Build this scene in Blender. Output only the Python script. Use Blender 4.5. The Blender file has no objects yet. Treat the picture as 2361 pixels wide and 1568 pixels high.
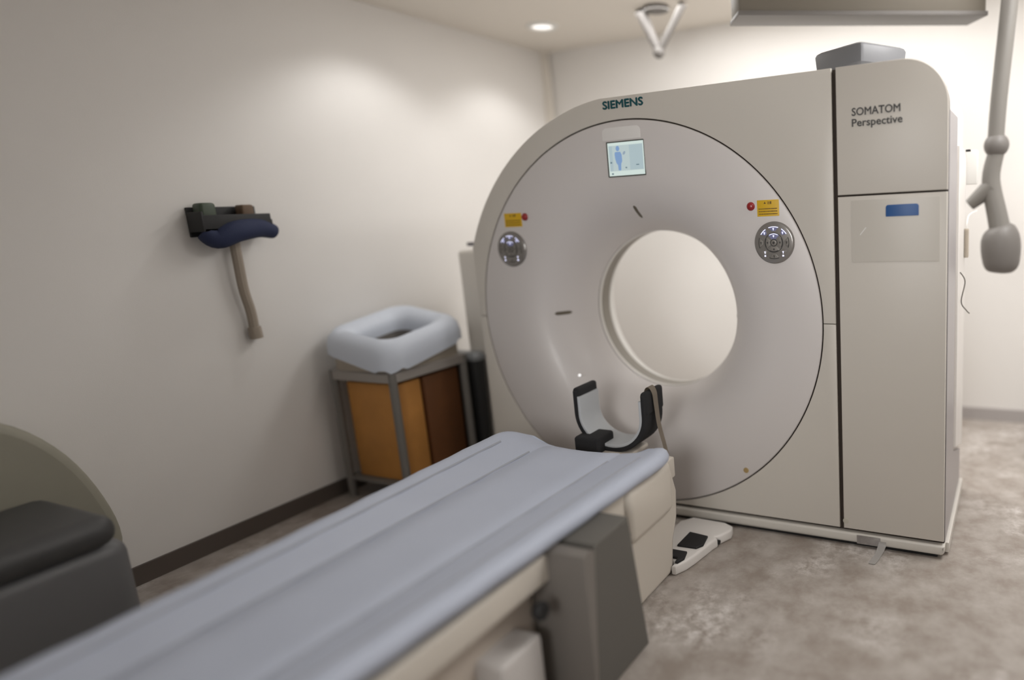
import bpy, bmesh, math, random
from math import sin, cos, pi, radians, atan2, hypot
from mathutils import Vector, Matrix
random.seed(4)
SC = bpy.context.scene
COL = SC.collection

# ---------------------------------------------------------------- camera, exposure
R = Vector((0.916047, 0.398725, -0.051263)); F = Vector((-0.401213, 0.896409, -0.188649))
yaw, pitch, roll = 0.4208, 0.1898, -0.0522
F = Vector((-sin(yaw)*cos(pitch), cos(yaw)*cos(pitch), -sin(pitch)))
R0 = Vector((cos(yaw), sin(yaw), 0)); U0 = R0.cross(F)
R = R0*cos(roll) + U0*sin(roll); U = -R0*sin(roll) + U0*cos(roll)
cd = bpy.data.cameras.new('camera'); cam = bpy.data.objects.new('camera', cd); COL.objects.link(cam)
M3 = Matrix((R, U, -F)).transposed()
cam.matrix_world = Matrix.Translation((1.4743, -2.4059, 1.3277)) @ M3.to_4x4()
cd.sensor_width = 36; cd.sensor_fit = 'HORIZONTAL'; cd.lens = 1552.4523/2361*36
cd.shift_x = -486.44/2361; cd.shift_y = -11.98/2361
cd.clip_start = 0.05
cd.dof.use_dof = True; cd.dof.focus_distance = 2.52; cd.dof.aperture_fstop = 0.40
SC.camera = cam
SC.view_settings.view_transform = 'Standard'; SC.view_settings.look = 'None'
SC.view_settings.gamma = 1; SC.view_settings.use_curve_mapping = False
SC.view_settings.exposure = 0.06
w = bpy.data.worlds.new('world'); SC.world = w; w.use_nodes = True
w.node_tree.nodes['Background'].inputs[0].default_value = (0.9, 0.86, 0.82, 1)
w.node_tree.nodes['Background'].inputs[1].default_value = 0.0

def area(name, loc, size, power, color=(1, .988, .975), size_y=None, target=None, spread=180):
    l = bpy.data.lights.new(name, 'AREA'); l.energy = power; l.color = color
    l.shape = 'RECTANGLE'; l.size = size; l.size_y = size_y or size; l.spread = radians(spread)
    o = bpy.data.objects.new(name, l); COL.objects.link(o); o.location = loc
    if target: o.rotation_euler = (Vector(target)-Vector(loc)).to_track_quat('-Z', 'Y').to_euler()
    return o
LP_REAR = 10.5      # recessed downlights in the rear half
LP_PANEL = 24     # ceiling panels behind the gantry
LP_FILL = 8.2       # added fill from behind the camera, no real source there
LP_FRONT = 3.5     # dimmed panels over the camera

# ---------------------------------------------------------------- materials
def mat(name, col, rough=.5, metal=0., emit=None, estr=0., noise=0., nscale=6., bump=0., bscale=200., coat=0., alpha=1., spec=.5):
    m = bpy.data.materials.new(name); m.use_nodes = True
    nt = m.node_tree; b = nt.nodes['Principled BSDF']
    b.inputs['Base Color'].default_value = (*col, 1)
    b.inputs['Roughness'].default_value = rough; b.inputs['Metallic'].default_value = metal
    b.inputs['Specular IOR Level'].default_value = spec
    if coat: b.inputs['Coat Weight'].default_value = coat; b.inputs['Coat Roughness'].default_value = .08
    if emit: b.inputs['Emission Color'].default_value = (*emit, 1); b.inputs['Emission Strength'].default_value = estr
    if alpha < 1: b.inputs['Alpha'].default_value = alpha
    tc = nt.nodes.new('ShaderNodeTexCoord')
    if noise:
        n = nt.nodes.new('ShaderNodeTexNoise'); n.inputs['Scale'].default_value = nscale; n.inputs['Detail'].default_value = 5
        nt.links.new(tc.outputs['Object'], n.inputs['Vector'])
        mx = nt.nodes.new('ShaderNodeMix'); mx.data_type = 'RGBA'
        mx.inputs[6].default_value = (*[c*(1-noise) for c in col], 1); mx.inputs[7].default_value = (*[min(1, c*(1+noise)) for c in col], 1)
        nt.links.new(n.outputs['Fac'], mx.inputs[0]); nt.links.new(mx.outputs[2], b.inputs['Base Color'])
    if bump:
        n2 = nt.nodes.new('ShaderNodeTexNoise'); n2.inputs['Scale'].default_value = bscale
        nt.links.new(tc.outputs['Object'], n2.inputs['Vector'])
        bp = nt.nodes.new('ShaderNodeBump'); bp.inputs['Strength'].default_value = bump; bp.inputs['Distance'].default_value = .002
        nt.links.new(n2.outputs['Fac'], bp.inputs['Height']); nt.links.new(bp.outputs['Normal'], b.inputs['Normal'])
    return m

def floor_mat():
    m = bpy.data.materials.new('floor_vinyl'); m.use_nodes = True; nt = m.node_tree; b = nt.nodes['Principled BSDF']
    tc = nt.nodes.new('ShaderNodeTexCoord')
    n1 = nt.nodes.new('ShaderNodeTexNoise'); n1.inputs['Scale'].default_value = 9; n1.inputs['Detail'].default_value = 8; n1.inputs['Roughness'].default_value = .65
    n2 = nt.nodes.new('ShaderNodeTexNoise'); n2.inputs['Scale'].default_value = 3.2; n2.inputs['Detail'].default_value = 3
    n3 = nt.nodes.new('ShaderNodeTexNoise'); n3.inputs['Scale'].default_value = 28; n3.inputs['Detail'].default_value = 6; n3.inputs['Roughness'].default_value = .7
    for n in (n1, n2, n3): nt.links.new(tc.outputs['Object'], n.inputs['Vector'])
    r1 = nt.nodes.new('ShaderNodeValToRGB'); r1.color_ramp.elements[0].position = .36; r1.color_ramp.elements[1].position = .66
    r1.color_ramp.elements[0].color = (.30, .255, .22, 1); r1.color_ramp.elements[1].color = (.46, .42, .385, 1)
    nt.links.new(n1.outputs['Fac'], r1.inputs[0])
    # scuffed pale patches
    mul = nt.nodes.new('ShaderNodeMath'); mul.operation = 'MULTIPLY'
    ra = nt.nodes.new('ShaderNodeMapRange'); ra.inputs[1].default_value = .5; ra.inputs[2].default_value = .68
    rb = nt.nodes.new('ShaderNodeMapRange'); rb.inputs[1].default_value = .42; rb.inputs[2].default_value = .66
    nt.links.new(n2.outputs['Fac'], ra.inputs[0]); nt.links.new(n3.outputs['Fac'], rb.inputs[0])
    nt.links.new(ra.outputs[0], mul.inputs[0]); nt.links.new(rb.outputs[0], mul.inputs[1])
    mx = nt.nodes.new('ShaderNodeMix'); mx.data_type = 'RGBA'; mx.inputs[7].default_value = (.70, .66, .63, 1)
    nt.links.new(mul.outputs[0], mx.inputs[0]); nt.links.new(r1.outputs[0], mx.inputs[6]); nt.links.new(mx.outputs[2], b.inputs['Base Color'])
    b.inputs['Roughness'].default_value = .42
    bp = nt.nodes.new('ShaderNodeBump'); bp.inputs['Strength'].default_value = .12; bp.inputs['Distance'].default_value = .003
    nt.links.new(n3.outputs['Fac'], bp.inputs['Height']); nt.links.new(bp.outputs['Normal'], b.inputs['Normal'])
    return m

WALL = mat('wall_paint', (.80, .775, .745), .7, noise=.03, nscale=2, bump=.1, bscale=350)
CEIL = mat('ceiling_paint', (.78, .73, .66), .8, bump=.1, bscale=250)
FLOOR = floor_mat()
SKIRT = mat('skirting_vinyl', (.10, .08, .068), .5)
SKIRTG = mat('skirting_grey', (.42, .39, .38), .5)
COVER = mat('gantry_cover_cream', (.655, .618, .562), .38, noise=.02, nscale=3, bump=.04, bscale=500)
COVER2 = mat('gantry_cabinet_cream', (.655, .616, .560), .38, noise=.03, nscale=3, bump=.04, bscale=500)
RING = mat('gantry_ring_grey_white', (.685, .65, .635), .40, noise=.015, nscale=3, coat=.08)
LIPW = mat('bore_lip_white', (.80, .77, .73), .25, coat=.3)
LINER = mat('bore_liner_taupe', (.30, .275, .235), .35)
REAR = mat('rear_funnel_white', (.85, .84, .81), .35)
GAP = mat('panel_gap_dark', (.045, .032, .024), .8)
BLACK = mat('black_rubber', (.012, .012, .013), .6)
BLACKF = mat('black_foam', (.016, .016, .018), .9, bump=.5, bscale=300)
SILVER = mat('silver_side_strip', (.42, .40, .41), .35, metal=.3)
SIDEW = mat('side_cover_white', (.80, .77, .74), .4)
BASE = mat('base_skirt_cream', (.66, .63, .58), .35)
TEAL = mat('teal_letters', (.004, .075, .09), .25, coat=.5)
INK = mat('dark_grey_ink', (.045, .042, .04), .5)
YEL = mat('yellow_sticker', (.72, .44, .012), .45)
YINK = mat('brown_print', (.16, .085, .012), .6)
RED = mat('red_button', (.30, .012, .014), .35, coat=.3)
BLUE = mat('blue_sticker', (.006, .085, .30), .4)
TAN = mat('tan_plug', (.42, .29, .12), .5)
PAD = mat('keypad_grey_gloss', (.25, .235, .22), .22, metal=.3, coat=.5)
KEY = mat('keypad_key_grey', (.26, .245, .225), .25, metal=.3)
KEYI = mat('key_print_dark', (.03, .028, .026), .4)
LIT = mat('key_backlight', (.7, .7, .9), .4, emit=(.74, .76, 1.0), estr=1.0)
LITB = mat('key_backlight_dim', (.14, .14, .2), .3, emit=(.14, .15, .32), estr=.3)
SCR = mat('screen_glow', (.05, .05, .05), .25, emit=(.50, .60, .60), estr=.85)
SCRH = mat('screen_header_glow', (.05, .05, .05), .25, emit=(.60, .70, .66), estr=.95)
SCRP = mat('screen_panel_glow', (.05, .05, .05), .25, emit=(.42, .53, .56), estr=.85)
SCRB = mat('screen_figure_glow', (.02, .03, .05), .25, emit=(.22, .35, .58), estr=.85)
SCRD = mat('screen_icon_glow', (.02, .03, .05), .25, emit=(.12, .19, .22), estr=.8)
MATT = mat('mattress_blue_grey', (.51, .555, .665), .55, noise=.05, nscale=4, bump=.15, bscale=120)
MATT2 = mat('mattress_seam_grey', (.38, .40, .45), .5)
CREAM = mat('table_cream', (.68, .63, .56), .4, noise=.02)
CREAM2 = mat('table_cream_inner', (.58, .51, .44), .5)
TAUPE = mat('lift_cover_taupe', (.20, .182, .165), .6)
CHAR = mat('bellows_charcoal', (.125, .118, .105), .7)
PINK = mat('base_white', (.62, .59, .57), .4)
GREYL = mat('cradle_liner_grey', (.52, .54, .56), .6)
STRAP = mat('strap_tan', (.42, .36, .29), .8, bump=.4, bscale=600)
BOXG = mat('grey_box_plastic', (.21, .215, .23), .4)
TAPE = mat('silver_tape', (.36, .34, .33), .3, metal=.4, noise=.3, nscale=60)
CLEAR = mat('clear_tape', (.55, .53, .51), .25, alpha=.6)
SHEET = mat('clear_sleeve', (.64, .605, .548), .35)
BAG = mat('liner_pale_blue', (.66, .71, .80), .5, bump=.5, bscale=40)
TRIM = mat('hamper_taupe_frame', (.40, .35, .28), .5)
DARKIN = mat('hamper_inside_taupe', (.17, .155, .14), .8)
WOOD = mat('orange_brown_board', (.58, .265, .065), .6, noise=.2, nscale=8)
WOODD = mat('dark_brown_board', (.16, .06, .018), .6, noise=.2, nscale=8)
NAVY = mat('navy_fabric', (.018, .026, .07), .8, bump=.3, bscale=200)
GREEN = mat('dark_green_plastic', (.05, .07, .045), .5)
BROWNP = mat('brown_plastic', (.13, .08, .045), .6)
TUBE = mat('tan_rubber', (.33, .28, .225), .6)
OLIVE = mat('olive_taupe', (.30, .285, .23), .6, noise=.08, nscale=5)
SEATD = mat('charcoal_seat_vinyl', (.065, .065, .066), .5)
SEATG = mat('mid_grey_plastic', (.15, .15, .155), .45)
STEEL = mat('grey_enamel', (.20, .188, .172), .45)
STEELD = mat('dark_grey_enamel', (.16, .148, .138), .5)
SLAB = mat('taupe_unit_enamel', (.16, .14, .11), .6)
WHITEP = mat('white_plastic', (.80, .79, .76), .4)
LAMP = mat('lamp_diffuser', (.9, .9, .9), .5, emit=(1, .95, .9), estr=1.1)

# ---------------------------------------------------------------- helpers
def empty(name, loc, label, cat, group=None):
    o = bpy.data.objects.new(name, None); COL.objects.link(o); o.location = loc; o.empty_display_size = .1
    tag(o, label, cat, group); o['ox'] = list(loc); return o
def tag(o, label=None, cat=None, group=None, kind=None):
    if label: o['label'] = label
    if cat: o['category'] = cat
    if group: o['group'] = group
    if kind: o['kind'] = kind
    return o
def root_off(p):
    while p.parent: p = p.parent
    return Vector(p.get('ox', (0, 0, 0)))
def finish(name, me, m, parent=None, smooth=30, origin=None):
    """world-space mesh -> one object; children share their root's origin"""
    if smooth is not None:
        for p in me.polygons: p.use_smooth = True
        me.set_sharp_from_angle(angle=radians(smooth))
    me.materials.clear()
    for x in (m if isinstance(m, (list, tuple)) else [m]): me.materials.append(x)
    me.name = name
    o = bpy.data.objects.new(name, me); COL.objects.link(o)
    if parent is not None:
        me.transform(Matrix.Translation(-root_off(parent))); o.parent = parent
    else:
        vs = [v.co for v in me.vertices]
        c = Vector(((min(v.x for v in vs)+max(v.x for v in vs))/2, (min(v.y for v in vs)+max(v.y for v in vs))/2, min(v.z for v in vs))) if origin is None else Vector(origin)
        me.transform(Matrix.Translation(-c)); o.location = c; o['ox'] = list(c)
    return o
def from_bm(name, bm, m, parent=None, smooth=30, origin=None):
    me = bpy.data.meshes.new(name); bmesh.ops.recalc_face_normals(bm, faces=bm.faces[:]); bm.to_mesh(me); bm.free()
    return finish(name, me, m, parent, smooth, origin)
def bx(bm, lo, hi, bev=0., seg=2, mtx=None, mi=0):
    r = bmesh.ops.create_cube(bm, size=1.0)
    vs = r['verts']; lo = Vector(lo); hi = Vector(hi)
    for v in vs: v.co = Vector(((lo[i]+hi[i])/2 + v.co[i]*(hi[i]-lo[i]) for i in range(3)))
    fs = set(f for v in vs for f in v.link_faces)
    if bev:
        es = list(set(e for v in vs for e in v.link_edges))
        rr = bmesh.ops.bevel(bm, geom=es, offset=bev, segments=seg, affect='EDGES', profile=.5)
        vs = list(set(v for f in rr['faces'] for v in f.verts) | set(v for v in vs if v.is_valid)); fs = set(f for v in vs for f in v.link_faces)
    if mtx is not None:
        for v in vs: v.co = mtx @ v.co
    for f in fs: f.material_index = mi
def box(name, lo, hi, m, parent=None, bev=.004, seg=2, mtx=None):
    bm = bmesh.new(); bx(bm, lo, hi, bev, seg, mtx); return from_bm(name, bm, m, parent)
def tube(bm, pts, r, seg=12, caps=True):
    pts = [Vector(p) for p in pts]; rs = r if isinstance(r, (list, tuple)) else [r]*len(pts)
    up = Vector((0, 0, 1)); rings = []; n = None
    for i, p in enumerate(pts):
        t = (pts[min(i+1, len(pts)-1)] - pts[max(i-1, 0)]).normalized()
        if n is None: n = t.orthogonal().normalized()
        n = (n - t*n.dot(t)).normalized(); b = t.cross(n)
        rings.append([bm.verts.new(p + (n*cos(2*pi*k/seg) + b*sin(2*pi*k/seg))*rs[i]) for k in range(seg)])
    for a, b in zip(rings, rings[1:]):
        for k in range(seg): bm.faces.new((a[k], a[(k+1) % seg], b[(k+1) % seg], b[k]))
    if caps: bm.faces.new(rings[0]); bm.faces.new(rings[-1][::-1])
def smooth_path(pts, n=8):
    pts = [Vector(p) for p in pts]; out = []
    for i in range(len(pts)-1):
        p0 = pts[max(i-1, 0)]; p1 = pts[i]; p2 = pts[i+1]; p3 = pts[min(i+2, len(pts)-1)]
        for k in range(n):
            t = k/n; out.append(.5*((2*p1)+(p2-p0)*t+(2*p0-5*p1+4*p2-p3)*t*t+(3*p1-p0-3*p2+p3)*t**3))
    return out+[pts[-1]]
def cyl(name, a, b, r, m, parent=None, seg=24):
    bm = bmesh.new(); tube(bm, [a, b], r, seg); return from_bm(name, bm, m, parent)
def curve_mesh(fn):
    cu = bpy.data.curves.new('tmp', 'CURVE'); cu.dimensions = '2D'; cu.fill_mode = 'BOTH'; fn(cu)
    o = bpy.data.objects.new('tmp', cu); COL.objects.link(o)
    bpy.context.view_layer.update()
    me = bpy.data.meshes.new_from_object(o.evaluated_get(bpy.context.evaluated_depsgraph_get()))
    bpy.data.objects.remove(o); bpy.data.curves.remove(cu); return me
def plate(name, outlines, y0, y1, bev, m, parent=None, mtx=None, smooth=35):
    """extrude x-z outlines (first outer, rest holes) from y0 (front) to y1"""
    def fn(cu):
        h = (y1-y0)/2
        cu.extrude = max(h-bev, 0); cu.bevel_depth = bev; cu.bevel_resolution = 2; cu.offset = -bev
        for pl in outlines:
            s = cu.splines.new('POLY'); s.points.add(len(pl)-1); s.use_cyclic_u = True
            for p, q in zip(s.points, pl): p.co = (q[0], q[1], 0, 1)
    me = curve_mesh(fn)
    ym = (y0+y1)/2
    for v in me.vertices:
        x, z, d = v.co; v.co = (x, ym-d, z)
    if mtx is not None: me.transform(mtx)
    bm = bmesh.new(); bm.from_mesh(me); bmesh.ops.remove_doubles(bm, verts=bm.verts[:], dist=1e-6); bmesh.ops.recalc_face_normals(bm, faces=bm.faces[:]); bm.to_mesh(me); bm.free()
    return finish(name, me, m, parent, smooth)
def circ(cx, cz, r, n=128, a0=0, a1=2*pi, closed=True):
    k = n if closed and abs(a1-a0-2*pi) < 1e-6 else n+1
    return [(cx+r*cos(a0+(a1-a0)*i/n), cz+r*sin(a0+(a1-a0)*i/n)) for i in range(k)]
def rrect(x0, z0, x1, z1, r, n=6, rr=None):
    rs = rr or (r, r, r, r)  # bl, br, tr, tl
    out = []
    for (cx, cz, a, q) in ((x0+rs[0], z0+rs[0], pi, rs[0]), (x1-rs[1], z0+rs[1], 1.5*pi, rs[1]), (x1-rs[2], z1-rs[2], 0, rs[2]), (x0+rs[3], z1-rs[3], .5*pi, rs[3])):
        if q < 1e-6: out.append((cx, cz)); continue
        out += [(cx+q*cos(a+pi/2*i/n), cz+q*sin(a+pi/2*i/n)) for i in range(n+1)]
    return out
AX = .875
def lathe(name, prof, m, parent, seg=160, cx=0., cz=AX, smooth=30):
    """revolve (r, y) profile about the bore axis (parallel to y)"""
    bm = bmesh.new(); rings = []
    for r, y in prof:
        rings.append([bm.verts.new((cx+r*cos(2*pi*k/seg), y, cz+r*sin(2*pi*k/seg))) for k in range(seg)])
    for a, b in zip(rings, rings[1:]):
        for k in range(seg): bm.faces.new((a[k], a[(k+1) % seg], b[(k+1) % seg], b[k]))
    me = bpy.data.meshes.new(name); bm.to_mesh(me); bm.free(); return finish(name, me, m, parent, smooth)
def text(name, s, x0, z0, width, height, y, m, parent, bold=0., depth=.0015):
    cu = bpy.data.curves.new('tmp', 'FONT'); cu.body = s; cu.size = 1;  cu.extrude = .01; cu.resolution_u = 3
    o = bpy.data.objects.new('tmp', cu); COL.objects.link(o); bpy.context.view_layer.update()
    me = bpy.data.meshes.new_from_object(o.evaluated_get(bpy.context.evaluated_depsgraph_get()))
    bpy.data.objects.remove(o); bpy.data.curves.remove(cu)
    xs = [v.co.x for v in me.vertices]; ys = [v.co.y for v in me.vertices]
    if not xs: return None
    mnx, mxx, mny, mxy = min(xs), max(xs), min(ys), max(ys)
    for v in me.vertices:
        v.co = Vector((x0+(v.co.x-mnx)/(mxx-mnx)*width, y-(v.co.z/.02+.5)*depth, z0+(v.co.y-mny)/(mxy-mny)*height))
    if bold:   # heavier strokes: slightly shifted copies joined into the same lettering
        bm = bmesh.new(); bm.from_mesh(me)
        for dx, dz, dy in ((-bold, 0, 1e-5), (bold, 0, 2e-5), (0, bold, 3e-5), (0, -bold, 4e-5)):
            g = bmesh.ops.duplicate(bm, geom=bm.faces[:] if False else [f for f in bm.faces if not f.tag])
            vs = [v for v in g['geom'] if isinstance(v, bmesh.types.BMVert)]
            for f in [f for f in g['geom'] if isinstance(f, bmesh.types.BMFace)]: f.tag = True
            for v in vs: v.co += Vector((dx, dy, dz))
        bm.to_mesh(me); bm.free()
    return finish(name, me, m, parent, None)

# ---------------------------------------------------------------- setting
XL, XR, YF, YB, H = -1.62, 2.5, -3.6, 1.70, 2.43
def struct(name, lo, hi, m): o = box(name, lo, hi, m, None, bev=0); o['kind'] = 'structure'; return o
struct('floor', (XL-.1, YF-.1, -.1), (XR+.1, YB+.1, 0), FLOOR)
struct('ceiling', (XL-.1, YF-.1, H), (XR+.1, YB+.1, H+.1), CEIL)
struct('wall_left', (XL-.1, YF, 0), (XL, YB, H), WALL)
struct('wall_right', (XR, YF, 0), (XR+.1, YB, H), WALL)
struct('wall_back', (XL-.1, YB, 0), (XR+.1, YB+.1, H), WALL)
struct('wall_front', (XL-.1, YF-.1, 0), (XR+.1, YF, H), WALL)
struct('baseboard_left', (XL, YF, 0), (XL+.012, YB-.001, .075), SKIRT)
struct('baseboard_back', (XL+.013, YB-.012, 0), (XR-.013, YB, .075), SKIRTG)
struct('baseboard_right', (XR-.012, YF, 0), (XR, YB-.013, .075), SKIRTG)
# corner trim strip seen as a tan vertical band above the gantry
struct('trim_1', (XL, YB-.05, .08), (XL+.05, YB-.013, H), CEIL)

# recessed downlights: ring, diffuser and the lamp's own light
def downlight(x, y, power, label, group='recessed ceiling downlights', size=128, blend=.5):
    t = empty('ceiling_downlight', (x, y, H), label, 'light', group)
    bm = bmesh.new(); n = 32; A = []
    prof = [(.062, H-.001), (.064, H-.012), (.085, H-.012), (.095, H-.004), (.096, H-.0005)]
    for r, z in prof: A.append([bm.verts.new((x+r*cos(2*pi*k/n), y+r*sin(2*pi*k/n), z)) for k in range(n)])
    for a, b in zip(A, A[1:]):
        for k in range(n): bm.faces.new((a[k], a[(k+1) % n], b[(k+1) % n], b[k]))
    from_bm('trim_ring', bm, WHITEP, t)
    bm = bmesh.new(); bmesh.ops.create_circle(bm, cap_ends=True, segments=n, radius=.062, matrix=Matrix.Translation((x, y, H-.003)))
    from_bm('diffuser', bm, LAMP, t)
    l = bpy.data.lights.new('lamp', 'SPOT'); l.energy = power; l.color = (1, .99, .978); l.spot_size = radians(size); l.spot_blend = blend; l.shadow_soft_size = .06
    o = bpy.data.objects.new('lamp', l); COL.objects.link(o); o.parent = t; o.location = (0, 0, -.03)
downlight(-1.17, 1.11, LP_REAR*1.0, 'round recessed downlight in the ceiling nearest the far left corner of the room')
downlight(-1.17, .13, LP_REAR*1.1, 'round recessed downlight beside the left wall, in front of the far corner one')
downlight(.2, 1.25, LP_REAR*.5, 'round recessed downlight in the ceiling behind the scanner bore')
downlight(1.75, 1.15, LP_REAR*.35, 'round recessed downlight in the ceiling behind the right side of the scanner')
area('panel_rear', (.3, 1.0, H-.02), 1.8, LP_PANEL, size_y=.5)
area('panel_right', (1.95, .25, H-.02), .6, LP_PANEL*1.3, size_y=1.4)
area('panel_front', (1.0, -2.3, H-.02), 1.6, LP_FRONT, size_y=1.2)
area('front_fill', (.7, YF+.03, 1.5), 1.5, LP_FILL, size_y=.9, target=(.05, 0, 1.0), spread=62)  # unseen fill light, added to brighten the gantry front

# ---------------------------------------------------------------- CT scanner gantry
G = empty('ct_scanner', (.2, .35, 0), 'large cream CT scanner gantry with a round bore, at the right of the room', 'scanner')
TOP = 1.772
def outline(x0, x1, z0, R, top=TOP, right_r=0., half=None):
    """outer profile of the gantry: straight left edge, big left shoulder arc, flat top"""
    a_left = math.acos(x0/R) if abs(x0/R) < 1 else pi      # where the arc meets the left edge
    zl = AX+R*sin(a_left)
    pts = [(x0, z0)]
    n = 60
    pts += [(R*cos(a_left+(pi/2-a_left)*i/n), AX+R*sin(a_left+(pi/2-a_left)*i/n)) for i in range(n+1)]
    pts = [(x, min(z, top)) for x, z in pts]
    if right_r: pts += [(x1-right_r+right_r*cos(pi/2-pi/2*i/16), top-right_r+right_r*sin(pi/2-pi/2*i/16)) for i in range(17)]
    else: pts += [(x1, top)]
    pts += [(x1, z0)]
    return pts[::-1]
# dark backing that shows in every panel gap (bore hole left free)
plate('gap_backing', [outline(-.850, 1.246, .035, .905, TOP-.004, .15), circ(0, AX, .70)], .016, .040, 0, GAP, G)
# housing behind the covers
def hs(x0, x1): return outline(x0, x1, .03, .897, TOP-.006, .148)
plate('housing', [hs(-.838, 1.240), circ(0, AX, .64)], .040, .66, .004, SIDEW, G)
# front covers, upper and lower half
RG = .810
def half_cover(upper):
    x0, x1 = -.845, .857
    if upper:
        o = outline(x0, x1, AX+.0012, .902)           # clockwise reversed list: starts bottom right
        # o = [(x1,z0),(x1,top)...,(x0,z0)] ; close along the arc of the ring
        arc = [(RG*cos(t), AX+RG*sin(t)) for t in [pi-pi*i/120 for i in range(121)]]
        arc[0] = (-RG, AX+.0012); arc[-1] = (RG, AX+.0012)
        return o+arc
    z0 = .066
    o = [(x0, AX-.0012), (x0, z0+.004), (x0+.004, z0)]
    # the ring runs past the bottom edge: two flat corners meet the ring there
    s = AX-z0
    t0 = math.asin(min(1, s/RG))
    xb = RG*cos(t0)
    left = [(x0, AX-.0012), (x0, z0)] + ([(-xb, z0)]) + [(RG*cos(t), AX+RG*sin(t)) for t in [pi+t0-(t0)*i/60 for i in range(61)]]
    left[-1] = (-RG, AX-.0012)
    right = [(-x*1.0 if abs(x) != abs(x0) else x1, z) for x, z in left]
    return left, right
plate('front_cover', [half_cover(True)], -.002, .016, .003, COVER, G)
lf, rg = half_cover(False)
plate('front_cover', [lf], -.002, .016, .003, COVER, G)
plate('front_cover', [rg], -.002, .016, .003, COVER, G)
# ring + funnel
FUN = [(.795, .016), (.804, .010), (.8055, .003), (.803, -.0005), (.798, -.002), (.70, -.003), (.62, -.002), (.585, .003), (.55, .012), (.51, .030), (.475, .055), (.445, .085), (.42, .118), (.40, .152), (.385, .185), (.374, .215), (.367, .238), (.3625, .25), (.3605, .256), (.3605, .262)]
fine = []
for (a, b) in zip(FUN, FUN[1:]): fine += [a, ((a[0]+b[0])/2, (a[1]+b[1])/2)]
lathe('funnel_cover', FUN, RING, G, smooth=60)
lathe('bore_seam', [(.363, .262), (.363, .268)], GAP, G)
lathe('bore_lip', [(.363, .268), (.3575, .269), (.356, .272), (.356, .284), (.358, .287), (.362, .288)], LIPW, G, smooth=50)
lathe('bore_seam', [(.362, .288), (.362, .291)], GAP, G)
lathe('bore_liner', [(.362, .291), (.3585, .292), (.3585, .352), (.362, .353)], LINER, G, smooth=50)
lathe('bore_seam', [(.362, .353), (.362, .3565)], GAP, G)
lathe('rear_funnel', [(.362, .3565), (.360, .358), (.361, .37), (.372, .40), (.40, .45), (.45, .53), (.53, .61), (.62, .655), (.66, .668)], REAR, G, smooth=60)
# base skirt and side parts
bm = bmesh.new()
n = 10; prof = [(-.012, .052), (-.014, .044), (-.016, .034), (-.015, .024), (-.010, .016), (.0, .013)]
xs = [-.80, 1.238, 1.2455, 1.250]
plate('base_skirt', [rrect(-.82, .016, 1.250, .053, .010, rr=(.004, .016, .004, .002))], -.012, .045, .007, BASE, G)
box('shadow_plinth', (-.80, .003, 0), (1.224, .64, .034), BLACK, G, .002)  # black strip set forward to stand in for the contact shadow under the skirt
# cabinet door panels (right column)
CXR = 1.2455
plate('upper_door', [[(.873, 1.341), (CXR, 1.341)] + [(CXR-.152+.152*cos(pi/2*i/20), TOP-.152+.152*sin(pi/2*i/20)) for i in range(21)] + [(.873, TOP)]], -.004, .016, .0035, COVER2, G)
plate('lower_door', [[(.873, .067), (CXR, .067), (CXR, 1.335), (.873, 1.335)]], -.004, .016, .0035, COVER2, G)
# right side: bright edge, silver strip, white rear cover with slanted foot
def side_plate(name, pts, x0, x1, m, parent, bev=.002):   # pts in (y, z)
    mt = Matrix(((0, 1, 0, 0), (-1, 0, 0, 0), (0, 0, 1, 0), (0, 0, 0, 1)))
    # plate() puts outline x->X, z->Z, thickness along Y; swap X<->Y
    def fn(cu):
        h = (x1-x0)/2; cu.extrude = max(h-bev, 0); cu.bevel_depth = bev; cu.bevel_resolution = 2; cu.offset = -bev
        s = cu.splines.new('POLY'); s.points.add(len(pts)-1); s.use_cyclic_u = True
        for p, q in zip(s.points, pts): p.co = (q[0], q[1], 0, 1)
    me = curve_mesh(fn); xm = (x0+x1)/2
    for v in me.vertices:
        y, z, d = v.co; v.co = (xm+d, y, z)
    bm = bmesh.new(); bm.from_mesh(me); bmesh.ops.recalc_face_normals(bm, faces=bm.faces[:]); bm.to_mesh(me); bm.free()
    return finish(name, me, m, parent, 35)
side_plate('side_strip', [(.020, .055), (.64, .055), (.64, .20), (.33, .30), (.30, .34), (.30, 1.60), (.020, 1.60)], 1.2405, 1.249, SILVER, G)
side_plate('side_cover', [(.335, .315), (.66, .21), (.66, 1.50), (.335, 1.50)], 1.2405, 1.256, SIDEW, G, .004)
side_plate('side_kick_rail', [(.03, .012), (.66, .012), (.66, .05), (.03, .05)], 1.2405, 1.262, BASE, G, .004)
# left rear body
box('side_cabinet', (-1.25, .30, .0), (-.856, .655, 1.165), COVER2, G, .02, 3)
bm = bmesh.new(); tube(bm, [(-1.135, .33, 1.165), (-1.135, .33, 1.192)], [.018, .014], 14); bx(bm, (-1.185, .31, 1.186), (-1.11, .35, 1.206), .006)
from_bm('knob', bm, mat('knob_grey', (.09, .08, .09), .4), G)

# lettering
o = text('lettering', 'SIEMENS', -.0755, 1.7285, .184, .0295, -.002, TEAL, G, bold=.0017, depth=.002); o['label'] = 'teal SIEMENS lettering'
o = text('lettering', 'SOMATOM', .9285, 1.6065, .163, .0255, -.004, INK, G, bold=.0006); o['label'] = 'dark grey SOMATOM lettering'
o = text('lettering', 'Perspective', .9285, 1.5625, .170, .0330, -.004, INK, G, bold=.0006); o['label'] = 'dark grey Perspective lettering'

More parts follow.
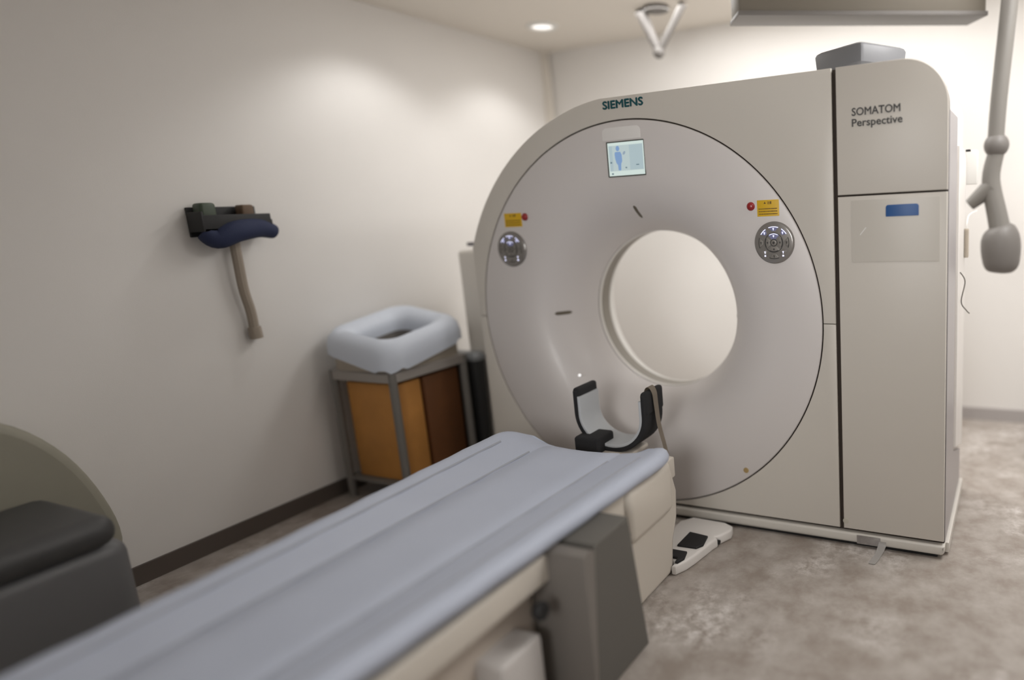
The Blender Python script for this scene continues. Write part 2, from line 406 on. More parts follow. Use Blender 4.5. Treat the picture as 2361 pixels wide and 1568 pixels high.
# display
plate('display_pale_plate', [rrect(-.090, 1.606, .087, 1.656, .016, rr=(.004, .004, .02, .02))], -.0045, -.001, .0012, mat('plate_pale', (.82, .80, .78), .25, coat=.2), G)  # thin paler plate above the screen
D = plate('display_frame', [rrect(-.074, 1.462, .100, 1.601, .002), rrect(-.0685, 1.4665, .0985, 1.5965, .001)], -.0052, .0, .0006, mat('display_frame_dark', (.06, .065, .055), .4), G)
sc = plate('display_screen', [rrect(-.0688, 1.4663, .0988, 1.5968, .001)], -.0045, -.001, .0, SCRH, D)
def sp(name, pl, m, lvl=1): return plate(name, [pl], -.0046-.0003*lvl, -.0044, 0, m, D)
sp('screen_window', rrect(-.063, 1.485, .094, 1.585, .001), SCR)
sp('screen_panel', rrect(.032, 1.487, .093, 1.583, .001), SCRP, 2)
sp('screen_panel', rrect(-.0625, 1.4865, -.047, 1.5835, .001), SCRP, 2)
fig = [(-.034, 1.560), (-.010, 1.560), (-.004, 1.548), (-.0035, 1.523), (-.009, 1.513), (-.011, 1.487), (-.023, 1.487), (-.024, 1.508), (-.031, 1.517), (-.0355, 1.535), (-.037, 1.552)]
sp('screen_figure', fig[::-1], SCRB, 3)
sp('screen_figure', [(-.0215+.0085*cos(t), 1.573+.0105*sin(t)) for t in [2*pi*i/16 for i in range(16)]], SCRB, 3)
sp('screen_icon', [(.0075+.006*cos(t)+.003*sin(t), 1.554+.007*sin(t)) for t in [2*pi*i/12 for i in range(12)]], mat('screen_icon_soft', (.02, .03, .05), .3, emit=(.30, .38, .46), estr=.85), 3)
for (x, z, wd, ht) in ((-.0595, 1.5165, .008, .006), (.010, 1.494, .007, .005), (.060, 1.5035, .014, .0035), (.050, 1.571, .030, .003), (-.056, 1.472, .008, .006)):
    sp('screen_icon', rrect(x, z, x+wd, z+ht, .001), SCRD if wd < .02 else SCRP, 3)

# warning stickers, emergency buttons
def sticker(x0, x1, z0, z1, lab):
    s = plate('warning_sticker', [rrect(x0, z0, x1, z1, .001)], -.0034, -.0015, .0004, YEL, G); s['label'] = lab
    wd, ht = x1-x0, z1-z0
    cx = x0+wd*.36; zc = z1-ht*.17
    plate('hazard_triangle', [[(cx-.0045, zc-.004), (cx+.0045, zc-.004), (cx, zc+.0045)]], -.0038, -.0033, 0, YINK, s)
    t = text('sticker_heading', '注意', x0+wd*.47, z1-ht*.26, wd*.2, ht*.17, -.0033, YINK, s, bold=.0003, depth=.0004)
    for k, zz in enumerate((.46, .30, .14)):
        bm = bmesh.new(); x = x0+wd*.07
        while x < x1-wd*.08:
            L = random.uniform(.0016, .004); bx(bm, (x, -.0038, z0+ht*zz-ht*.03), (min(x+L, x1-wd*.06), -.0033, z0+ht*zz+ht*(.03 if k == 0 else .035))); x += L+.0009
        q = from_bm('print_line', bm, YINK, s, None)
sticker(-.638, -.542, 1.281, 1.341, 'yellow warning sticker left of the left red button')
sticker(.566, .652, 1.279, 1.339, 'yellow warning sticker right of the right red button')
def stop(x, z, lab):
    bm = bmesh.new(); rings = []
    prof = [(.0160, -.003), (.0160, -.006), (.0150, -.0075), (.0142, -.0080), (.0138, -.010), (.0120, -.0125), (.007, -.0145), (.0005, -.015)]
    for r, y in prof: rings.append([bm.verts.new((x+r*cos(2*pi*k/28), y, z+r*sin(2*pi*k/28))) for k in range(28)])
    for a, b in zip(rings, rings[1:]):
        for k in range(28): bm.faces.new((a[k], a[(k+1) % 28], b[(k+1) % 28], b[k]))
    o = from_bm('emergency_button', bm, RED, G, 40); o['label'] = lab
stop(-.5225, 1.322, 'small round red button beside the left keypad')
stop(.5410, 1.318, 'small round red button beside the right keypad')

def keypad(cx, cz, lab):
    bm = bmesh.new(); n = 64; rings = []
    for r, y in [(.0785, -.002), (.0785, -.008), (.075, -.0105), (.070, -.0115), (.001, -.0125)]:
        rings.append([bm.verts.new((cx+r*cos(2*pi*k/n), y, cz+r*1.0*sin(2*pi*k/n))) for k in range(n)])
    for a, b in zip(rings, rings[1:]):
        for k in range(n): bm.faces.new((a[k], a[(k+1) % n], b[(k+1) % n], b[k]))
    kp = from_bm('keypad', bm, PAD, G, 25); kp['label'] = lab
    def wedge(r0, r1, a, half, taper=.5):
        a = radians(a); half = radians(half)
        o = [(cx+r1*cos(a-half+2*half*i/10), cz+r1*sin(a-half+2*half*i/10)) for i in range(11)]
        h2 = half*taper
        o += [(cx+r0*cos(a+h2-2*h2*i/6), cz+r0*sin(a+h2-2*h2*i/6)) for i in range(7)]
        return o
    def arcp(r, a, half, w):
        a = radians(a); half = radians(half)
        return [(cx+(r+w)*cos(a-half+2*half*i/12), cz+(r+w)*sin(a-half+2*half*i/12)) for i in range(13)] + [(cx+r*cos(a+half-2*half*i/12), cz+r*sin(a+half-2*half*i/12)) for i in range(13)]
    for a in (90, 45, 135, 0, 180, 270, 225, 315):
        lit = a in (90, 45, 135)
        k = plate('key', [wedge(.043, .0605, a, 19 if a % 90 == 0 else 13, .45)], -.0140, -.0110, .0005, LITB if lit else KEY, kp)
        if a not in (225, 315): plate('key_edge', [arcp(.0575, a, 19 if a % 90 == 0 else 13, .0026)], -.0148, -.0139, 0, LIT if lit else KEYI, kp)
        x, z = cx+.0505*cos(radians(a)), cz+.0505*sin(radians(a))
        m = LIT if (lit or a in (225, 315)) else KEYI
        for (u, v, s, t) in ((-.0035, .001, .007, .0028), (-.0015, -.0045, .0032, .005)):
            plate('key_symbol', [[(x+u, z+v), (x+u+s, z+v), (x+u+s*.8, z+v+t), (x+u+s*.1, z+v+t)]], -.0148, -.0139, 0, m, kp)
        if a in (225, 315):
            r = radians(a+(9 if a == 225 else -9)); x, z = cx+.060*cos(r), cz+.060*sin(r)
            plate('key_symbol', [rrect(x-.003, z-.003, x+.003, z+.003, .001)], -.0148, -.0119, 0, LIT, kp)
    plate('key_ring', [circ(cx, cz, .0365, 48), circ(cx, cz, .0345, 48)], -.0135, -.0115, 0, KEYI, kp)
    for a in (90, 0, 180, 270):
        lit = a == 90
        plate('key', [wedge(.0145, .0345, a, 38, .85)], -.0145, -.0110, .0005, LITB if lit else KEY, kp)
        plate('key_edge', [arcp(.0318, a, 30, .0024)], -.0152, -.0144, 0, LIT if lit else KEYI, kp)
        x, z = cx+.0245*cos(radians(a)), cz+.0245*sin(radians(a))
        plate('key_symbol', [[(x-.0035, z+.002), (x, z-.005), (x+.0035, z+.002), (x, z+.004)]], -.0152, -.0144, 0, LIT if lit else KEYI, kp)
    plate('key_ring', [circ(cx, cz, .0138, 32), circ(cx, cz, .0112, 32)], -.0146, -.0115, 0, KEYI, kp)
    plate('key', [circ(cx, cz, .0110, 32)], -.0150, -.0110, .0006, KEY, kp)
    plate('key_symbol', [[(cx-.005, cz-.001), (cx-.001, cz-.006), (cx+.005, cz), (cx+.002, cz+.005), (cx-.003, cz+.004)]], -.0156, -.0149, 0, KEYI, kp)
keypad(-.612, 1.184, 'round grey keypad on the left side of the ring')
keypad(.6305, 1.181, 'round grey keypad on the right side of the ring')

# laser windows set into the funnel
def slot(ang, r0, r1, wd):
    a = radians(ang)
    def yy(r):
        for (ra, ya), (rb, yb) in zip(FUN, FUN[1:]):
            if rb <= r <= ra: return ya+(yb-ya)*(ra-r)/(ra-rb) if ra != rb else ya
        return .2
    er = Vector((cos(a), 0, sin(a))); et = Vector((-sin(a), 0, cos(a)))
    bm = bmesh.new(); N = 8; A = []
    for i in range(N+1):
        r = r0+(r1-r0)*i/N; e = min(i, N-i)/N; h = wd/2*min(1, math.sqrt(max(0.08, 1-(1-min(1, e*6))**2)))
        c = Vector((0, yy(r)-.0022, AX))+er*r
        A.append((bm.verts.new(c-et*h), bm.verts.new(c+et*h)))
    for p, q in zip(A, A[1:]): bm.faces.new((p[0], p[1], q[1], q[0]))
    g = bmesh.ops.extrude_face_region(bm, geom=bm.faces[:])
    for v in [x for x in g['geom'] if isinstance(x, bmesh.types.BMVert)]: v.co.y += .006
    from_bm('laser_window', bm, mat('laser_slot', (.13, .11, .08), .4), G)
slot(90.5, .470, .418, .014); slot(179.3, .465, .415, .016); slot(359, .398, .378, .012)

# door details
plate('door_sleeve', [rrect(.921, 1.103, 1.222, 1.322, .003)], -.0052, -.0038, .0003, SHEET, G)
o = plate('blue_sticker', [rrect(1.042, 1.260, 1.153, 1.300, .001, rr=(.002, .002, .009, .009))], -.0065, -.005, .0004, BLUE, G); o['label'] = 'blue blank sticker on the door'
plate('scratch_tape', [[(.950, 1.200), (.953, 1.199), (.974, 1.224), (.971, 1.226)]], -.0060, -.0052, 0, WHITEP, G)
plate('plug', [circ(.471, .258, .0115, 28)], -.0045, -.002, .0006, TAN, G)['label'] = 'small tan round plug near the ring edge'
plate('plug', [circ(.882, .098, .0115, 28)], -.0055, -.003, .0006, mat('plug_cream', (.57, .54, .46), .4), G)
for (x, z) in ((-.283, .649),):
    r = hypot(x, z-AX)
    plate('glint_dot', [circ(x-.06, z-.045, .005, 12)], .036, .044, .0008, mat('glint_white', (.9, .9, .9), .3, emit=(1, 1, 1), estr=1.), G)  # glowing dot that imitates a specular glint on the funnel
# foil sticker on the base and tape strap down to the floor
o = plate('foil_sticker', [rrect(.926, .015, 1.016, .050, .001)], -.0145, -.0118, .0004, TAPE, G); o['label'] = 'crumpled silver foil sticker on the base skirt'
bm = bmesh.new(); A = []
for i, (x, y, z, h) in enumerate([(1.025, -.0135, .036, .013), (1.023, -.016, .022, .015), (1.019, -.030, .008, .014), (1.016, -.06, .004, .012), (1.010, -.10, .003, .013), (1.005, -.125, .0025, .012)]):
    A.append((bm.verts.new((x-h, y, z)), bm.verts.new((x+h, y, z))))
for p, q in zip(A, A[1:]): bm.faces.new((p[0], p[1], q[1], q[0]))
g = bmesh.ops.extrude_face_region(bm, geom=bm.faces[:])
for v in [x for x in g['geom'] if isinstance(x, bmesh.types.BMVert)]: v.co.z += .0012; v.co.y -= .0008
from_bm('tape_strap', bm, CLEAR, G, 60)['label'] = 'translucent tape strip stuck from the base down to the floor'

# rear attachments on the right-hand side
bm = bmesh.new()
bx(bm, (1.225, .662, 1.36), (1.30, .70, 1.50), .006)
from_bm('rear_control_box', bm, WHITEP, G)
bm = bmesh.new(); bx(bm, (1.257, .60, 1.492), (1.275, .63, 1.50), .002); from_bm('latch', bm, BLACK, G)
bm = bmesh.new(); tube(bm, smooth_path([(1.30, .69, 1.25), (1.272, .64, 1.235), (1.266, .60, 1.20), (1.265, .60, 1.175)]), .0025, 8)
from_bm('handset_cable', bm, WHITEP, G)
bm = bmesh.new()
tube(bm, [(1.265, .60, 1.18), (1.265, .60, 1.06)], .009, 12)
for k in range(16): tube(bm, [(1.265, .60, 1.175-k*.007), (1.265, .60, 1.172-k*.007)], .0115, 12)
from_bm('handset_grip', bm, mat('ivory_ribbed', (.55, .49, .41), .5), G)
bm = bmesh.new(); tube(bm, smooth_path([(1.258, .40, 1.02), (1.275, .42, .98), (1.262, .42, .90), (1.28, .45, .86), (1.29, .47, .845)]), .0025, 8); from_bm('loose_cable', bm, STEEL, G)

# grey box on top of the gantry
P0 = Vector((.932, .142)); ux = Vector((-.211, .121)).normalized(); uy = Vector((.126, .241)).normalized()
bm = bmesh.new(); A = []
for z, s in ((1.776, .035), (1.792, .018), (1.812, .004), (1.865, .0), (1.874, .004), (1.880, .014)):
    w_, d_ = .243, .272
    c = []
    for i, (a, b) in enumerate(((s, s), (w_-s, s), (w_-s, d_-s), (s, d_-s))):
        rr = .018; nx = [(1, 0), (0, 1), (-1, 0), (0, -1)]
        # rounded corner: three points
        sx = 1 if a < w_/2 else -1; sy = 1 if b < d_/2 else -1
        q = [(a+sx*rr, b), (a+sx*rr*.3, b+sy*rr*.3), (a, b+sy*rr)]
        if i % 2: q = q[:]
        else: q = q[::-1]
        for (aa, bb) in q: c.append(bm.verts.new((P0.x+ux.x*aa+uy.x*bb, P0.y+ux.y*aa+uy.y*bb, z)))
    A.append(c)
for p, q in zip(A, A[1:]):
    for k in range(12): bm.faces.new((p[k], p[(k+1) % 12], q[(k+1) % 12], q[k]))
bm.faces.new(A[-1]); bm.faces.new(A[0][::-1])
tb = empty('storage_box', (.93, .33, 1.776), 'grey plastic box lying cornerwise on top of the scanner', 'box')
from_bm('shell', bm, BOXG, tb, 30)
bm = bmesh.new()
for (a, b) in ((.05, .05), (.19, .05), (.19, .21), (.05, .21)):
    x, y = P0.x+ux.x*a+uy.x*b, P0.y+ux.y*a+uy.y*b; tube(bm, [(x, y, 1.7665), (x, y, 1.777)], .012, 12)
from_bm('feet', bm, BLACK, tb)

# ---------------------------------------------------------------- patient table
T = empty('patient_table', (0, -1.4, 0), 'long low patient table with a blue-grey padded top leading to the scanner bore', 'table')
YN, YE = -2.62, -.40
# concave padded top: cross-section swept along y, with rounded far end
sec = [(-.352, .452), (-.366, .466), (-.370, .484), (-.362, .500), (-.345, .507), (-.318, .504), (-.285, .492), (-.24, .478), (-.17, .468), (-.165, .466), (-.155, .4655), (-.15, .468), (-.08, .464), (0, .462), (.08, .464), (.15, .468), (.155, .4655), (.165, .466), (.17, .468), (.24, .478), (.285, .492), (.318, .504), (.345, .507), (.362, .500), (.370, .484), (.366, .466), (.352, .452)]
bm = bmesh.new(); rows = []
ys = [YN+(YE-.12-YN)*i/30 for i in range(31)] + [YE-.12+.12*sin(pi/2*i/8) for i in range(1, 9)]
for y in ys:
    e = max(0, (y-(YE-.12))/.12); sc_ = 1-.22*(1-math.sqrt(max(0, 1-e*e)))
    zz = .0 - .03*max(0, e)**3
    rows.append([bm.verts.new((x*sc_*(.885+.155*max(0, min(1, (y+1.95)/1.45))), y+(.0), z+zz + .0015*sin(y*31+x*9))) for x, z in sec])
for a, b in zip(rows, rows[1:]):
    for k in range(len(sec)-1): bm.faces.new((a[k], a[k+1], b[k+1], b[k]))
    bm.faces.new((a[-1], a[0], b[0], b[-1]))
bm.faces.new(rows[0]); bm.faces.new(rows[-1][::-1])
top = from_bm('mattress', bm, MATT, T, 50)
for x in (-.292, .292):
    bm = bmesh.new(); tube(bm, [(x*.885, -1.95, .4955), (x*1.04, YE-.14, .4955)], .0045, 8); from_bm('piping', bm, MATT2, top)
for s in (-1, 1):
    bm = bmesh.new(); tube(bm, [(s*.166*.885, -1.95, .468), (s*.166*1.04, YE-.14, .468)], .004, 8); from_bm('piping', bm, MATT2, top)
box('under_tray', (-.310, YN+.03, .430), (.310, YE-.05, .4515), mat('tray_grey', (.20, .21, .22), .5), T, .008)
for s in (-1, 1):
    box('side_rail', (s*.316-.012, YN+.05, .352), (s*.316+.012, YE+.06, .430), CREAM, T, .006, 3)
box('rail_web', (-.304, YN+.06, .37), (.304, YE+.02, .428), CREAM2, T, .004)
box('base_cover', (-.25, -1.95, .0), (.25, -.80, .36), CREAM2, T, .02, 3)
box('foot_housing', (.20, -1.30, .0), (.335, -1.14, .235), PINK, T, .015, 3)
# lift cover and bellows: slanted block
def prism(name, pts, x0, x1, m, parent, bev=.006): return side_plate(name, pts, x0, x1, m, parent, bev)
prism('lift_cover', [(-1.085, .0), (-1.075, .0), (-1.035, .435), (-1.06, .452), (-1.085, .44)], .27, .452, TAUPE, T, .003)
prism('bellows', [(-1.074, .0), (-.80, .0), (-.86, .452), (-1.034, .452)], -.25, .450, CHAR, T)
prism('front_column', [(-.82, .0), (-.40, .0), (-.385, .12), (-.345, .20), (-.335, .30), (-.37, .40), (-.46, .448), (-.72, .448)], -.29, .33, CREAM, T, .02)
box('column_shroud', (-.30, -.70, .25), (.352, -.40, .445), CREAM, T, .03, 4)
bm = bmesh.new(); tube(bm, [(.345, -1.165, .318), (.362, -1.165, .318), (.372, -1.165, .318)], [.020, .026, .022], 16); from_bm('release_knob', bm, BLACK, T)

# ---------------------------------------------------------------- head cradle on the table end
C0 = empty('head_cradle', (0.03, -.30, .45), 'black U-shaped head cradle with grey lining at the end of the table', 'head rest')
def ushape(hw, zb, zt, thk, n=24, lean=.0):
    """half width hw, bottom zb, top zt -> closed (x,z) outline of a U-section"""
    def pts(w_, b_, flip=False):
        out = []
        for i in range(n+1):
            t = pi+pi*i/n
            x = w_*cos(t); z = b_+(zt-b_)*.62*(1+sin(t))
            out.append((x, z))
        return [(-w_*1.0, zt)]+out+[(w_*1.0, zt)]
    a = pts(hw, zb); b = pts(hw-thk, zb+thk)
    return a+b[::-1]
CX = .012
def tr(p): return [(x+CX, z) for x, z in p]
plate('shell', [tr(ushape(.165, .388, .628, .018))], -.275, -.135, .005, BLACKF, C0)
plate('lining', [tr(ushape(.147, .406, .605, .012))], -.273, -.137, .003, GREYL, C0)
for s in (-1, 1):
    box('edge_pad', (CX+s*.156-.014, -.27, .545), (CX+s*.156+.014, -.130, .640), BLACKF, C0, .012, 3)
box('mount_block', (-.135, -.32, .375), (-.02, -.20, .455), BLACKF, C0, .012, 3)
bm = bmesh.new(); tube(bm, [(-.10, -.20, .37), (.0, -.20, .37)], .006, 10); from_bm('hinge_pin', bm, SILVER, C0)
bm = bmesh.new(); A = []
path = smooth_path([(.142, -.21, .52), (.148, -.21, .60), (.156, -.21, .642), (.172, -.21, .652), (.187, -.21, .628), (.191, -.21, .58), (.198, -.21, .50), (.212, -.205, .42), (.226, -.20, .34)], 6)
for i, p in enumerate(path):
    h = .024-.012*i/len(path); A.append((bm.verts.new(p+Vector((0, -h, 0))), bm.verts.new(p+Vector((0, h, 0)))))
for p, q in zip(A, A[1:]): bm.faces.new((p[0], p[1], q[1], q[0]))
bmesh.ops.solidify(bm, geom=bm.faces[:], thickness=.003)
from_bm('strap', bm, STRAP, C0, 60)['label'] = 'tan fabric strap looped over the right arm'
bm = bmesh.new(); bx(bm, (-.06, -.348, .372), (.10, -.14, .392), .006); from_bm('adapter_plate', bm, CREAM, C0)

# ---------------------------------------------------------------- foot switch on the floor
Fo = empty('foot_switch', (.35, -.25, 0), 'white foot switch plate with two black pedals at the foot of the scanner', 'foot switch')
def wedge_plate(name, pts, z0, z1, m, parent, bev):
    def fn(cu):
        h = (z1-z0)/2; cu.extrude = max(h-bev, 0); cu.bevel_depth = bev; cu.bevel_resolution = 3; cu.offset = -bev
        s = cu.splines.new('POLY'); s.points.add(len(pts)-1); s.use_cyclic_u = True
        for p, q in zip(s.points, pts): p.co = (q[0], q[1], 0, 1)
    me = curve_mesh(fn)
    for v in me.vertices: v.co.z += (z0+z1)/2
    bm = bmesh.new(); bm.from_mesh(me); bmesh.ops.remove_doubles(bm, verts=bm.verts[:], dist=1e-6); bmesh.ops.recalc_face_normals(bm, faces=bm.faces[:]); bm.to_mesh(me); bm.free()
    return finish(name, me, m, parent, 40)
wedge_plate('housing', [(.335, -.430), (.350, -.428), (.372, -.385), (.385, -.335), (.405, -.215), (.412, -.190), (.4, -.178), (.413, -.165), (.438, -.110), (.430, -.075), (.390, -.055), (.24, -.05), (.20, -.10), (.20, -.392), (.336, -.392)], .0, .042, SIDEW, Fo, .010)
wedge_plate('pedal', [(.292, -.300), (.372, -.296), (.388, -.268), (.376, -.200), (.292, -.190)], .040, .052, BLACK, Fo, .004)
wedge_plate('pedal', [(.290, -.386), (.338, -.386), (.342, -.415), (.352, -.415), (.364, -.382), (.352, -.335), (.290, -.335)], .040, .052, BLACK, Fo, .004)
bm = bmesh.new(); tube(bm, [(.395, -.178, .018), (.416, -.178, .018)], .009, 14); from_bm('cable_port', bm, BLACK, Fo)

# ---------------------------------------------------------------- items by the left wall
# wall rack with navy roll
K = empty('wall_rack', (-1.58, -.59, 1.27), 'small black rack on the left wall holding dark items', 'rack')
box('back_plate', (XL, -.74, 1.31), (XL+.012, -.47, 1.43), BLACK, K, .003)
bm = bmesh.new()
bx(bm, (XL+.012, -.74, 1.33), (XL+.11, -.47, 1.342), .003); bx(bm, (XL+.10, -.74, 1.33), (XL+.11, -.47, 1.395), .003)
bx(bm, (XL+.012, -.745, 1.33), (XL+.11, -.735, 1.41), .003); bx(bm, (XL+.012, -.475, 1.33), (XL+.11, -.465, 1.37), .003)
from_bm('tray', bm, BLACK, K)
bm = bmesh.new(); tube(bm, smooth_path([(-1.545, -.73, 1.33), (-1.53, -.69, 1.30), (-1.52, -.62, 1.325), (-1.53, -.52, 1.335), (-1.54, -.45, 1.315)], 6), [.03+.016*sin(pi*i/24) for i in range(25)], 14)
tag(from_bm('fabric_roll', bm, NAVY), 'navy blue fabric roll hanging on the black wall rack', 'cuff')
bm = bmesh.new(); bx(bm, (-1.60, -.725, 1.343), (-1.54, -.665, 1.445), .012, 3)
tag(from_bm('plastic_case', bm, GREEN), 'dark green plastic case standing in the wall rack, left end', 'case')
bm = bmesh.new(); bx(bm, (-1.60, -.56, 1.343), (-1.55, -.51, 1.435), .008, 3)
tag(from_bm('small_holder', bm, BROWNP), 'small brown holder standing in the wall rack, right end', 'holder')
bm = bmesh.new(); tube(bm, smooth_path([(-1.575, -.60, 1.33), (-1.575, -.60, 1.20), (-1.58, -.595, 1.08), (-1.585, -.58, .98), (-1.59, -.575, .90)], 6), .020, 10)
bm2 = bm; tube(bm2, [(-1.59, -.575, .91), (-1.59, -.572, .86)], .026, 12)
tag(from_bm('rubber_hose', bm2, TUBE), 'tan hose hanging straight down from the wall rack', 'hose')

# hamper with pale blue liner and boards underneath
hx0, hx1, hy0, hy1 = -1.56, -1.13, -.30, .17
Hm = empty('linen_hamper', ((hx0+hx1)/2, (hy0+hy1)/2, 0), 'square linen hamper with a pale blue liner folded over its rim, against the left wall', 'hamper')
def sq(x0, x1, y0, y1, z, r, n=6):
    out = []
    for (cx, cy, a) in ((x0+r, y0+r, pi), (x1-r, y0+r, 1.5*pi), (x1-r, y1-r, 0), (x0+r, y1-r, .5*pi)):
        out += [(cx+r*cos(a+pi/2*i/n), cy+r*sin(a+pi/2*i/n), z) for i in range(n+1)]
    return out
def loft(name, loops, m, parent, caps=(False, False), smooth=40, wav=0.):
    bm = bmesh.new(); A = []
    for j, L in enumerate(loops): A.append([bm.verts.new(p) for p in L])
    for a, b in zip(A, A[1:]):
        for k in range(len(a)): bm.faces.new((a[k], a[(k+1) % len(a)], b[(k+1) % len(a)], b[k]))
    if caps[0]: bm.faces.new(A[0])
    if caps[1]: bm.faces.new(A[-1])
    return from_bm(name, bm, m, parent, smooth)
def g(o, z, r): return sq(hx0-o, hx1+o, hy0-o, hy1+o, z, r)
def near(x, y): return max(0, min(1, .5+((x-(hx0+hx1)/2)/(hx1-hx0)-(y-(hy0+hy1)/2)/(hy1-hy0))*.5))
def sag(o, z, k, r, amp=0.):
    return [(x, y, zz-k*near(x, y)-amp*(.5+.5*sin(i*1.9+1))) for i, (x, y, zz) in enumerate(sq(hx0-o, hx1+o, hy0-o, hy1+o, z, r))]
loft('liner', [sag(-.088, .80, .12, .06), sag(-.094, .855, .12, .06), sag(-.080, .885, .125, .065), sag(-.045, .91, .13, .075), sag(-.012, .905, .135, .085), sag(.010, .88, .14, .10), sag(.016, .855, .155, .10, .006), sag(.017, .835, .175, .10, .018), sag(.006, .835, .175, .10, .018)], BAG, Hm)
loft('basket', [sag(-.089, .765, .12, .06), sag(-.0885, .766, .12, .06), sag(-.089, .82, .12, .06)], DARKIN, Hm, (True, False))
loft('body', [g(-.012, .645, .07), g(-.008, .70, .08), sag(-.008, .80, .11, .08), sag(-.03, .81, .11, .07)], TRIM, Hm)
loft('body_band', [g(-.02, .60, .04), g(.0, .605, .05), g(.0, .645, .05), g(-.02, .655, .04)], mat('hamper_grey_band', (.36, .33, .30), .5), Hm)
for (x, y) in ((hx0+.02, hy0+.02), (hx1-.02, hy0+.02), (hx1-.02, hy1-.02), (hx0+.02, hy1-.02)):
    bm = bmesh.new(); tube(bm, [(x, y, 0), (x, y, .645)], .019, 12); from_bm('leg', bm, STEEL, Hm)
box('lower_shelf', (hx0+.01, hy0+.01, .09), (hx1-.01, hy1-.01, .105), STEEL, Hm, .003)
bm = bmesh.new(); bx(bm, (hx0+.06, hy0+.045, .106), (hx1-.04, hy0+.19, .585), .008)
tag(from_bm('carton', bm, WOOD), 'orange-brown upright carton on the hamper shelf, near side', 'box')
bm = bmesh.new(); bx(bm, (hx0+.06, hy0+.21, .106), (hx1-.04, hy1-.04, .585), .008)
tag(from_bm('carton', bm, WOODD), 'dark brown upright carton on the hamper shelf, far side', 'box')
# tall pale panel strip left of the hamper and black bin to its right
wb = empty('waste_bin', (-1.30, .36, 0), 'black waste bin between the hamper and the scanner', 'bin')
def q2(o, z): return sq(-1.45-o, -1.12+o, .212-o, .272+o, z, .03)
loft('body', [q2(-.015, 0), q2(0, .03), q2(.008, .56), q2(.012, .60)], mat('bin_black', (.03, .03, .03), .45), wb, (True, False))
loft('lid', [q2(.014, .595), q2(.016, .615), q2(.0, .635)], mat('bin_lid_grey', (.25, .26, .265), .4), wb, (True, True))

# padded chair by the left wall
Ch = empty('padded_chair', (-1.28, -1.62, 0), 'low padded chair with a rounded olive-grey slab behind it against the left wall, half hidden by the table', 'chair')
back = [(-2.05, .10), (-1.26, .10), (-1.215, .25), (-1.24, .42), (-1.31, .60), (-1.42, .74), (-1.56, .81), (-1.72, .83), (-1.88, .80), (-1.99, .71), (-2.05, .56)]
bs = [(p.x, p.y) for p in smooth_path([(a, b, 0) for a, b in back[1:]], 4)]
side_plate('rounded_slab', [back[0]]+bs, -1.595, -1.485, OLIVE, Ch, .03)  # rounded olive-toned slab behind the seat
box('seat', (-1.48, -2.0, .40), (-1.04, -1.40, .50), SEATD, Ch, .045, 4)
box('seat_base', (-1.46, -1.97, .05), (-1.07, -1.37, .405), SEATG, Ch, .05, 4)
for (x, y) in ((-1.40, -1.90), (-1.12, -1.90), (-1.12, -1.45), (-1.40, -1.45)):
    bm = bmesh.new(); tube(bm, [(x, y, .07), (x, y, 0)], [.018, .015], 12); from_bm('leg', bm, BLACK, Ch)

# ---------------------------------------------------------------- ceiling equipment
Ia = empty('injector_arm', (1.37, .98, H), 'grey jointed arm hanging from the ceiling behind the right side of the scanner', 'arm')
cyl('ceiling_plate', (1.41, .98, H-.03), (1.41, .98, H), .09, STEEL, Ia)
bm = bmesh.new(); tube(bm, smooth_path([(1.41, .98, H-.02), (1.40, .98, 2.15), (1.365, .98, 1.72), (1.355, .98, 1.50)], 5), .036, 14); from_bm('pole', bm, STEEL, Ia, 50)
bm = bmesh.new(); bmesh.ops.create_uvsphere(bm, u_segments=16, v_segments=10, radius=.055, matrix=Matrix.Translation((1.36, .98, 1.53))); from_bm('joint', bm, STEELD, Ia, 60)
bm = bmesh.new(); tube(bm, smooth_path([(1.36, .98, 1.50), (1.34, .98, 1.38), (1.37, .98, 1.22), (1.395, .98, 1.10)], 5), [.036+.014*i/15 for i in range(16)], 14); from_bm('lower_arm', bm, STEEL, Ia, 50)
bm = bmesh.new(); tube(bm, [(1.345, .98, 1.35), (1.25, .985, 1.27)], [.045, .028], 12); from_bm('handle', bm, STEEL, Ia, 50)
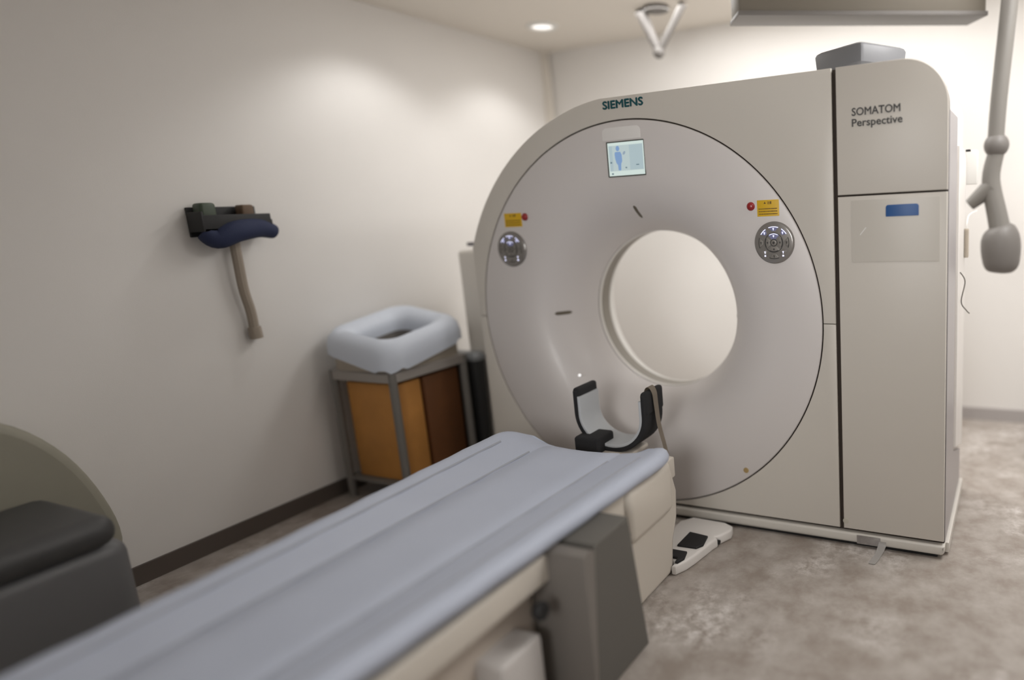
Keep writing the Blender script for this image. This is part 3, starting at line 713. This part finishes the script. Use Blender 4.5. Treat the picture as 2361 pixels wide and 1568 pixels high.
bm = bmesh.new(); tube(bm, smooth_path([(1.37, .98, 1.17), (1.385, .98, 1.12), (1.39, .98, 1.04), (1.395, .98, .97), (1.395, .98, .95)], 4), [1.3*v for v in (.03, .045, .055, .06, .064, .066, .067, .067, .066, .064, .062, .058, .052, .044, .034, .02, .006)], 18)
from_bm('head', bm, STEELD, Ia, 50)
Vb = empty('lamp_bracket', (-.40, 1.15, H), 'grey V-shaped bracket hanging from the ceiling above the scanner', 'bracket')
cyl('ceiling_plate', (-.42, 1.15, H-.025), (-.42, 1.15, H), .07, STEELD, Vb)
bm = bmesh.new(); tube(bm, [(-.52, 1.15, H-.01), (-.42, 1.15, 2.19)], [.034, .022], 12); from_bm('arm', bm, STEELD, Vb, 50)
bm = bmesh.new(); tube(bm, [(-.25, 1.15, H-.01), (-.42, 1.15, 2.19)], [.022, .020], 12); from_bm('arm', bm, STEELD, Vb, 50)
bm = bmesh.new(); bmesh.ops.create_uvsphere(bm, u_segments=16, v_segments=10, radius=.034, matrix=Matrix.Translation((-.42, 1.15, 2.19))); from_bm('tip', bm, STEELD, Vb, 60)
# taupe suspended unit
a = Vector((.374, .39)); b = Vector((1.304, 1.035)); d = (b-a).normalized(); nrm = Vector((-d.y, d.x)); Ln = (b-a).length
mt = Matrix(((d.x, nrm.x, 0, a.x), (d.y, nrm.y, 0, a.y), (0, 0, 1, 0), (0, 0, 0, 1)))
Sb = empty('ceiling_unit', (.84, .72, H), 'wide taupe unit hanging from the ceiling above the scanner', 'ceiling unit')
box('casing', (0, 0, 2.10), (Ln, .16, 2.30), SLAB, Sb, .01, 2, mt)
box('lower_rim', (-.005, -.006, 2.098), (Ln+.005, .166, 2.118), STEELD, Sb, .003, 2, mt)
for s in (.2, .8):
    p = a+d*Ln*s+nrm*.08; cyl('rod', (p.x, p.y, 2.29), (p.x, p.y, H), .014, STEEL, Sb, 12)
# grey hose along the wall foot at the far right
bm = bmesh.new(); tube(bm, smooth_path([(1.66, 1.62, .05), (1.62, 1.40, .045), (1.58, 1.25, .05), (1.62, 1.08, .045), (1.75, .95, .045)], 6), .04, 12)
tag(from_bm('floor_hose', bm, STEEL), 'grey hose lying on the floor by the far wall, right of the scanner', 'hose')
for o in list(bpy.data.objects):
    if 'ox' in o: del o['ox']
